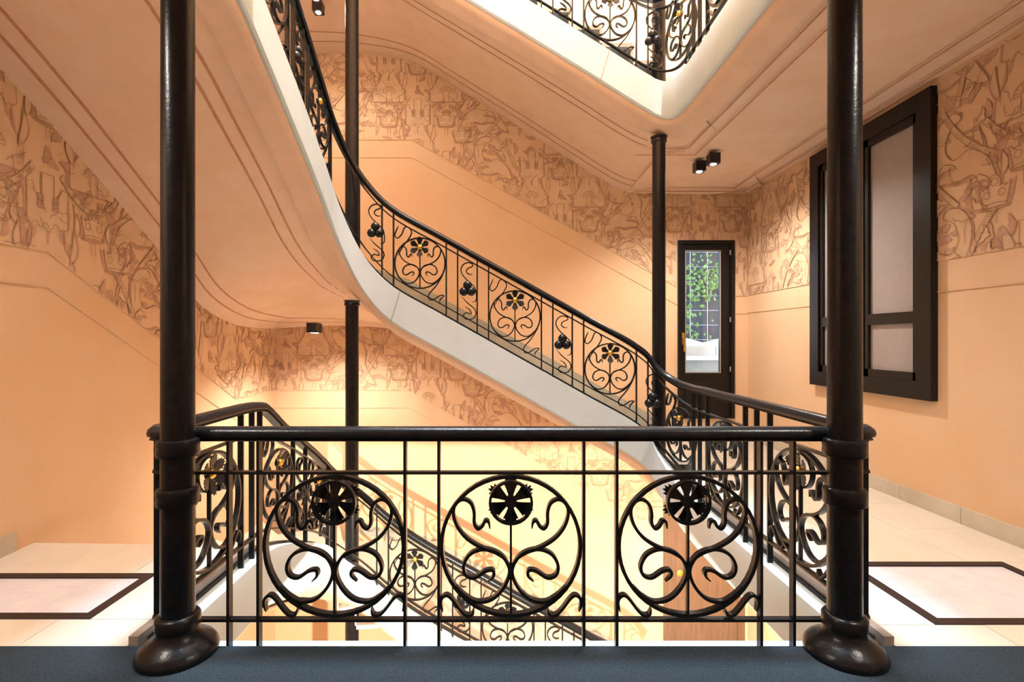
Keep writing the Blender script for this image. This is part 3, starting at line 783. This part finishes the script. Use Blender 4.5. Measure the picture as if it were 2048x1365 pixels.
class Run:
    """one railing: handrail, strips, bars along a 3-D path of the string top"""
    def __init__(s, label, P, D, group='wrought iron railings round the well', ledge=0):
        s.t = thing('railing', label, 'railing', group)
        s.P, s.D = P, D
        s.len = [0]
        for a, b in zip(P, P[1:]): s.len.append(s.len[-1] + math.hypot(b.x - a.x, b.y - a.y))
        top = [p + Vector((0, 0, d)) for p, d in zip(P, D)]
        mb = MB(); mb.sweep(top, RAILPROF); mb.build('handrail', M['iron'], s.t, smooth=True)
        for nm, fn in (('upper_strip', s.up), ('lower_strip', s.lo)):
            mb = MB(); mb.sweep([Vector((p.x, p.y, p.z + fn(d))) for p, d in zip(P, D)], FLATPROF); mb.build(nm, M['iron'], s.t)
    def up(s, d): return d - lerp(.115, .21, (d - .8) / .22)
    def lo(s, d): return d - lerp(.70, .885, (d - .8) / .22)
    def at(s, u):
        for i in range(len(s.len) - 1):
            if u <= s.len[i + 1] or i == len(s.len) - 2:
                t = (u - s.len[i]) / max(1e-9, s.len[i + 1] - s.len[i])
                p = s.P[i].lerp(s.P[i + 1], t); d = lerp(s.D[i], s.D[i + 1], t)
                dr = s.P[i + 1] - s.P[i]
                return p, d, math.atan2(dr.y, dr.x)
    def bar(s, u, nm='baluster'):
        p, d, a = s.at(u)
        link(nm, ME['bar' if nm == 'baluster' else 'post'], s.t, (p.x, p.y, p.z - .02), a, (1, 1, d - .03))
    def ring(s, u, key, flip=0):
        p, d, a = s.at(u)
        panel(s.t, key, (p.x, p.y, p.z + (s.up(d) + s.lo(d)) / 2), a)
    def ess(s, u):
        p, d, a = s.at(u)
        ess(s.t, (p.x, p.y, p.z + (s.up(d) + s.lo(d)) / 2 + .0), a)
    def u_of(s, fn):       # path length where fn(point) is smallest
        return min(zip(s.len, s.P), key=lambda q: fn(q[1]))[0]
def sub(tab, dz, f0, f1, n=6):
    """part of a string path between key indices f0..f1"""
    P, D = path_of(tab, dz, n)
    return P[f0 * n:f1 * n + 1], D[f0 * n:f1 * n + 1]
def dense(pts, d=1.02, n=8):
    out = []
    for a, b in zip(pts, pts[1:]):
        for k in range(n): out.append(Vector(a).lerp(Vector(b), k / n))
    out.append(Vector(pts[-1])); return out, [d] * len(out)

# travel direction keeps the well on the left: right side goes away from the viewer, far side to the left, left side back to the viewer, near side to the right
# near balustrade
zz = -.02
cr = .07
nearP = [(LX, NY + .16, zz), (LX, NY + cr, zz), (LX + .02, NY + .02, zz), (LX + cr, NY, zz), (RX - cr, NY, zz), (RX - .02, NY + .02, zz), (RX, NY + cr, zz), (RX, NY + .16, zz)]
P = []
for a, b in zip(nearP, nearP[1:]):
    m = 3 if math.hypot(a[0] - b[0], a[1] - b[1]) < .3 else 30
    for q in range(m): P.append(Vector(a).lerp(Vector(b), q / m))
P.append(Vector(nearP[-1]))
near = Run('level black iron balustrade across the front with three flower rings', P, [1.02] * len(P))
uX = lambda X: near.u_of(lambda p: abs(p.x - X) + 5 * abs(p.y - NY))
def near_bar(X): link('baluster', ME['bar'], near.t, (X, NY, zz - .02), 0, (1, 1, .99))
for X in (-1.25, -1.113, -.442, -.287, .377, .528, 1.188, 1.338): near_bar(X)
for X in (-.766, .043, .855): panel(near.t, 'L', (X, NY, .455), 0)
for X in (LX + .015, RX - .015): link('end_post', ME['post'], near.t, (X, NY + .06, zz - .02), 0, (1, 1, .99))

# right level balustrade and far flight railing (our floor and the floor above)
def right_run(dz, label):
    P, D = sub(UP if dz == 0 else UP1, dz, 0, 5)
    P = [Vector((RX, NY + .16, dz - .02))] + P[1:]
    r = Run(label, P, D)
    y2u = lambda Y: Y - (NY + .16)
    for Y in (2.60, 3.27, 3.44, 3.60, 4.26, 4.43, 4.58): r.bar(y2u(Y))
    for Y in (2.935, 3.93): r.ring(y2u(Y), 'L')
    r.ring(y2u(4.86), 'S')
    return r
right_run(0, 'level black iron balustrade along the right landing, ending at the garden door column')
right_run(H1, 'level railing of the landing above, at the top edge of the picture')

def stair_run(tab, dz, i0, i1, label, rings, esses, bars):
    P, D = sub(tab, dz, i0, i1)
    r = Run(label, P, D)
    def U(c):
        ax, v = c
        return r.u_of((lambda p: abs(p.x - v) + 3 * abs(p.y - FY)) if ax == 'x' else (lambda p: abs(p.y - v) + 3 * abs(p.x - LX)))
    def exact(c):
        ax, v = c
        best = None
        for i in range(len(r.P) - 1):
            a, b = (r.P[i].x, r.P[i + 1].x) if ax == 'x' else (r.P[i].y, r.P[i + 1].y)
            on = abs(r.P[i].y - FY) < .35 if ax == 'x' else abs(r.P[i].x - LX) < .2
            if on and min(a, b) <= v <= max(a, b) and abs(a - b) > 1e-6:
                best = lerp(r.len[i], r.len[i + 1], (v - a) / (b - a))
        return best if best is not None else U(c)
    for c in rings: r.ring(exact(c), 'S')
    for c in esses: r.ess(exact(c))
    for c in bars: r.bar(exact(c))
    return r
def far_bars(cs):
    out = []
    for c in cs: out += [('x', c - .262), ('x', c + .262), ('x', c + .375), ('x', c - .375)]
    return out
FR = (-.81, .134, 1.077)
stair_run(UP, 0, 5, 12, 'sloping iron railing of the far flight with three gilded flower rings, above the front rail', [('x', c) for c in FR], [('x', c) for c in (-1.25, -.338, .605, 1.50)], far_bars(FR) + [('x', -1.40)])
stair_run(UP1, H1, 5, 12, 'sloping iron railing of the highest flight, cut by the top edge', [('x', c) for c in FR], [('x', c) for c in (-.338, .605, 1.50)], far_bars(FR))
FD = (-.86, .06, .98)
stair_run(DN, 0, 4, 10, 'sunlit sloping iron railing of the lower far flight, seen through the front balustrade', [('x', c) for c in FD], [('x', c) for c in (-.40, .52, 1.42)], far_bars(FD))
LYS = (4.62, 3.86)
stair_run(UP, 0, 12, 20, 'steep iron railing of the left flight rising toward the viewer at upper left', [('y', c) for c in (4.55, 3.62)], [('y', c) for c in (4.08, 3.15)], [('y', v) for v in (4.81, 4.29, 4.18, 3.99, 3.88, 3.36, 3.25, 3.05, 2.9)])
stair_run(DN, 0, 10, 18, 'iron railing at left, level at first and then sloping down beside the lower left flight', [('y', c) for c in (4.50, 3.72)], [('y', c) for c in (4.12,)], [('y', v) for v in (4.84, 4.24, 3.99, 3.44, 3.33, 3.19, 2.50, 4.76)])
# the level ring of the left balustrade
panel([o for o in COL.objects if o.get('label', '').startswith('iron railing at left')][0], 'L', (LX, 2.845, .455), -PI / 2)

# ------------------------------------------------------------------ right window
win = struct(thing('window_1', 'tall dark framed window with frosted grey panes in the right wall', 'window')); del win['category']
wy0, wy1, wz0, wz1 = 4.117, 5.733, .905, 3.44
def fr(y0, y1, z0, z1, d0, d1, nm, m, par): mb = MB(); mb.box(XR - d1, y0, z0, XR - d0, y1, z1); return mb.build(nm, m, par)
f = .15
mb = MB()
for (a, b, c, d) in ((wy0, wy1, wz0, wz0 + f), (wy0, wy1, wz1 - f, wz1), (wy0, wy0 + f, wz0 + f, wz1 - f), (wy1 - f, wy1, wz0 + f, wz1 - f)): mb.box(XR - .06, a, c, XR, b, d)
mb.build('frame', M['frame'], win)
ym = (wy0 + wy1) / 2 + .06
fr(ym - .09, ym + .09, wz0 + f, wz1 - f, 0, .05, 'mullion', M['frame'], win)
for (a, b) in ((wy0 + f, ym - .09), (ym + .09, wy1 - f)):
    mb = MB()
    for (q, r, s_, t_) in ((a, b, wz0 + f, wz0 + f + .07), (a, b, wz1 - f - .07, wz1 - f), (a, a + .05, wz0 + f, wz1 - f), (b - .05, b, wz0 + f, wz1 - f)): mb.box(XR - .042, q, s_, XR, r, t_)
    sash = mb.build('sash', M['frame'], win)
    fr(a + .05, b - .05, 1.54, 1.64, 0, .042, 'transom', M['frame'], sash)
    fr(a + .05, b - .05, wz0 + f + .07, 1.54, 0, .015, 'pane', M['frost'], sash)
    fr(a + .05, b - .05, 1.64, wz1 - f - .07, 0, .015, 'pane', M['frost'], sash)

# ------------------------------------------------------------------ garden door
dr = struct(thing('door_1', 'narrow black door with a tall glass pane opening to a green courtyard', 'door')); del dr['category']
def db(x0, x1, z0, z1, y0, y1, nm, m, par): mb = MB(); mb.box(x0, y0, z0, x1, y1, z1); return mb.build(nm, m, par)
mb = MB()
mb.box(DX0, YB - .04, DZ0, DX0 + .05, YB + .2, DZ1); mb.box(DX1 - .05, YB - .04, DZ0, DX1, YB + .2, DZ1); mb.box(DX0 + .05, YB - .04, DZ1 - .05, DX1 - .05, YB + .2, DZ1)
mb.box(DX0 + .05, YB - .04, DZ0, DX1 - .05, YB + .2, DZ0 + .02)
mb.build('frame', M['frame'], dr)
gx0_, gx1_, gz0, gz1 = 2.622, 3.105, .94, 2.66
mb = MB()
mb.box(DX0 + .05, YB, DZ0 + .02, gx0_, YB + .05, DZ1 - .05); mb.box(gx1_, YB, DZ0 + .02, DX1 - .05, YB + .05, DZ1 - .05)
mb.box(gx0_, YB, gz1, gx1_, YB + .05, DZ1 - .05); mb.box(gx0_, YB, DZ0 + .02, gx1_, YB + .05, gz0)
leafo = mb.build('door_leaf', M['frame'], dr)
db(gx0_ - .02, gx1_ + .02, DZ0 + .12, gz0 - .12, YB - .012, YB, 'lower_panel', M['frame'], dr)
mb = MB()
for (a, b, c, d) in ((gx0_ - .012, gx0_, gz0, gz1), (gx1_, gx1_ + .012, gz0, gz1), (gx0_ - .012, gx1_ + .012, gz0 - .012, gz0), (gx0_ - .012, gx1_ + .012, gz1, gz1 + .012)): mb.box(a, YB - .006, c, b, YB, d)
mb.build('glazing_bead', M['wire'], leafo)
db(gx0_, gx1_, gz0, gz1, YB + .02, YB + .03, 'pane', M['glass'], leafo)
mb = MB(); mb.prism([(2.565, 1.33), (2.60, 1.33), (2.60, 1.50), (2.565, 1.50)], -.008, 0, Matrix(((1, 0, 0, 0), (0, 0, 1, YB), (0, 1, 0, 0), (0, 0, 0, 1))))
mb.box(2.575, YB - .045, 1.40, 2.592, YB - .008, 1.417); mb.box(2.573, YB - .05, 1.23, 2.594, YB - .036, 1.42)
o = mb.build('handle', M['gold'], leafo); o['label'] = 'brass lever handle'
for z in (.95, 1.65, 2.6):
    db(3.225, 3.24, z, z + .07, YB - .05, YB - .038, 'hinge', M['wire'], dr)

# lower door seen down the well
d2 = struct(thing('door_2', 'brown varnished door on the lower floor, seen down the well', 'door')); del d2['category']
zb = ZL
db(2.30, 2.42, zb, -.75, YB - .05, YB, 'jamb', M['brown'], d2); db(3.34, 3.44, zb, -.75, YB - .05, YB, 'jamb', M['brown'], d2); db(2.42, 3.34, -.87, -.75, YB - .05, YB, 'lintel', M['brown'], d2)
l2 = db(2.42, 3.34, zb, -.87, YB - .03, YB - .005, 'door_leaf', M['brown'], d2)
mb = MB(); mb.lathe([(.02, 0), (.045, .004), (.045, .02), (.02, .03)], 16); o = mb.build('handle', M['gold'], l2, True); o.location = (2.52, YB - .03, -1.9); o.rotation_euler = (PI / 2, 0, 0)

# ------------------------------------------------------------------ courtyard outside the door
mb = MB(); mb.box(1.2, YB + .3, -.2, 5.5, 11.2, 0); struct(mb.build('floor_courtyard', M['paving']), 'paved courtyard outside the garden door')
scr = thing('trellis_screen', 'dark slatted trellis screen behind the ivy in the courtyard', 'trellis', loc=(0, 10.6, 0))
mb = MB(); mb.box(-.08, 0, 0, .08, .05, 4.6); slat = mb.mesh('slat', M['screen'])
for i in range(18): link('slat', slat, scr, (2.2 + .18 * i, (i % 2) * .02, 0))
mb = MB(); mb.box(2.0, -.012, 0, 5.6, -.004, .008); wire = mb.mesh('wire', M['wire'])
for i in range(14): link('wire', wire, scr, (0, -.02, .5 + i * .3))
rl = random.Random(5)
for q, (cx, cz, sp, n, lab) in enumerate(((3.3, 1.7, .75, 150, 'ivy growing low on the courtyard trellis behind the white canopy'), (3.1, 2.75, .45, 90, 'ivy spray hanging at the left of the door pane'), (4.15, 2.6, .6, 140, 'ivy spray on the right half of the courtyard trellis'), (3.9, 3.5, .6, 90, 'ivy at the top of the courtyard trellis'))):
    mb = MB()
    for i in range(int(n * 1.5)):
        c = Vector((cx + rl.gauss(0, sp * .6), 10.5 - rl.random() * .22, cz + rl.gauss(0, sp * .5)))
        bx_ = ((2.6, 4.7, 1.2, 2.08), (2.6, 3.52, 2.2, 3.1), (3.65, 4.75, 2.2, 3.1), (2.6, 4.75, 3.22, 4.1))[q]
        c.x = min(max(c.x, bx_[0]), bx_[1]); c.z = min(max(c.z, bx_[2]), bx_[3]) + rl.uniform(-.02, .02)
        s_ = rl.uniform(.03, .065); a = rl.uniform(0, 6.3)
        rot = Matrix.Rotation(a, 4, 'Y') @ Matrix.Rotation(rl.uniform(-.7, .7), 4, 'X') @ Matrix.Rotation(rl.uniform(-.6, .6), 4, 'Z')
        vs = [c + rot @ Vector((x * s_, y * s_, z * s_)) for x, y, z in ((0, 0, -1), (.55, .05, -.3), (.5, .1, .35), (0, -.03, 1), (-.5, .1, .35), (-.55, .05, -.3))]
        mb.add(vs, [(0, 1, 2, 3), (0, 3, 4, 5)])
    t = thing('ivy', lab, 'plant', 'climbing plants in the courtyard', (cx, 10.5, 0)); o = mb.build('leaves', M['leaf']); o.parent = t; o.location = (-cx, -10.5, 0); o['kind'] = 'stuff'
    mb = MB(); z0 = (0, 2.2, 2.2, 3.22)[q]; mb.box(-.008, .02, z0, .008, .036, max(cz, z0 + .1)); mb.build('stem', M['brown'], t)
for cx, lab in ((2.92, 'white canvas parasol seen through the lower left of the door pane'), (3.96, 'white canvas parasol seen through the lower right of the door pane')):
    t = thing('parasol', lab, 'parasol', 'white parasols in the courtyard', (cx, 8.75, 0))
    mb = MB(); c4 = [(-.515, -.515), (.515, -.515), (.515, .515), (-.515, .515)]
    vs = [(0, 0, 1.49)] + [(x, y, 1.30) for x, y in c4] + [(x, y, 1.14) for x, y in c4]
    mb.add(vs, [(0, 1 + i, 1 + (i + 1) % 4) for i in range(4)] + [(1 + i, 5 + i, 5 + (i + 1) % 4, 1 + (i + 1) % 4) for i in range(4)])
    mb.build('canopy', M['canvas'], t)
    mb = MB(); mb.lathe([(.02, 0), (.02, 1.5)], 10); mb.build('pole', M['wire'], t, True)
    mb = MB(); mb.lathe([(.22, 0), (.22, .05), (.05, .09)], 20); mb.build('base', M['screen'], t, True)

t = thing('parapet', 'low grey courtyard wall below the white parasols', 'wall', loc=(0, 9.6, 0))
mb = MB(); mb.box(1.6, 0, 0, 5.4, .2, 1.02); mb.build('body', M['paving'], t)
mb = MB(); mb.box(1.55, -.05, 1.02, 5.45, .25, 1.10); mb.build('coping', M['canvas'], t)
# fine joints in the painted strings
for par, X, z, dz in ((fl_up, -1.0, 1.88, 0), (fl_top, 1.06, .375, H1)):
    mb = MB(); y = FY - .0615
    mb.add([(X, y, z + dz), (X + .007, y, z + dz), (X - .093, y, z + dz - .335), (X - .10, y, z + dz - .335)], [(0, 1, 2, 3)])
    mb.build('joint', M['curb'], par)
# ------------------------------------------------------------------ spotlights
def spot_fixture(loc, aim, label, power, size=math.radians(100), group='black cube spotlights', cube=.115, col=(1.0, .92, .82), blend=.7, n=2):
    t = thing('ceiling_spotlight', label, 'spotlight', group, loc)
    for q in range(n):
        off = Vector((.03 - .06 * q, .25 * q, 0))
        mb = MB(); c = cube / 2
        mb.box(-c + off.x, -c + off.y, -cube, c + off.x, c + off.y, 0)
        b = mb.build('housing', M['lamp'], t)
        mb = MB(); mb.lathe([(.03, -.003), (.034, 0)], 16, (off.x, off.y, -cube - .001)); mb.build('lens', M['glow'], b, True)
        l = bpy.data.lights.new('lamp_beam', 'SPOT'); l.energy = power / n; l.spot_size = size; l.spot_blend = blend; l.color = col; l.shadow_soft_size = .03
        lo = bpy.data.objects.new('lamp_beam', l); COL.objects.link(lo); lo.parent = t
        lo.location = (off.x, off.y, -cube - .02)
        d = Vector(aim) - Vector(loc)
        lo.rotation_euler = d.to_track_quat('-Z', 'Y').to_euler()
    return t
WIDE = math.radians(150)
spot_fixture((2.33, 5.72, H1 + CEIL), (2.5, 5.8, 0), 'pair of black cube spotlights on the ceiling near the garden door', 210, WIDE)
spot_fixture((-2.25, 6.05, 1.60), (-2.0, 6.2, -1), 'pair of black cube spotlights under the bend of the left flight', 190, WIDE)
spot_fixture((-2.2, 6.0, H1 + 1.62), (-2.0, 6.2, 2), 'black cube spotlight peeping past the upper left railing', 70, WIDE)
spot_fixture((2.6, .9, H1 + CEIL), (2.6, 1.2, 0), 'added pair of out-of-view cube spotlights brightening the near right of the landing', 240, WIDE)  # added lamp above the view, brightens the right side of the landing
spot_fixture((-2.5, .9, H1 + CEIL), (-2.5, 1.4, 0), 'added pair of out-of-view cube spotlights brightening the near left of the landing', 230, WIDE)  # likewise added out of sight, to lift the light at near left
spot_fixture((.6, 1.0, CEIL), (0, 7.3, -2.4), 'single black cube spotlight under the near landing, lighting the lower stairs', 2600, math.radians(120), col=(1.0, .88, .70), n=1)
spot_fixture((2.6, 5.5, CEIL), (2.7, 6.0, -3), 'added pair of unseen cube spotlights under the right landing, brightening the lower floor', 200, WIDE)  # unseen extra lamp, added to light the lower floor
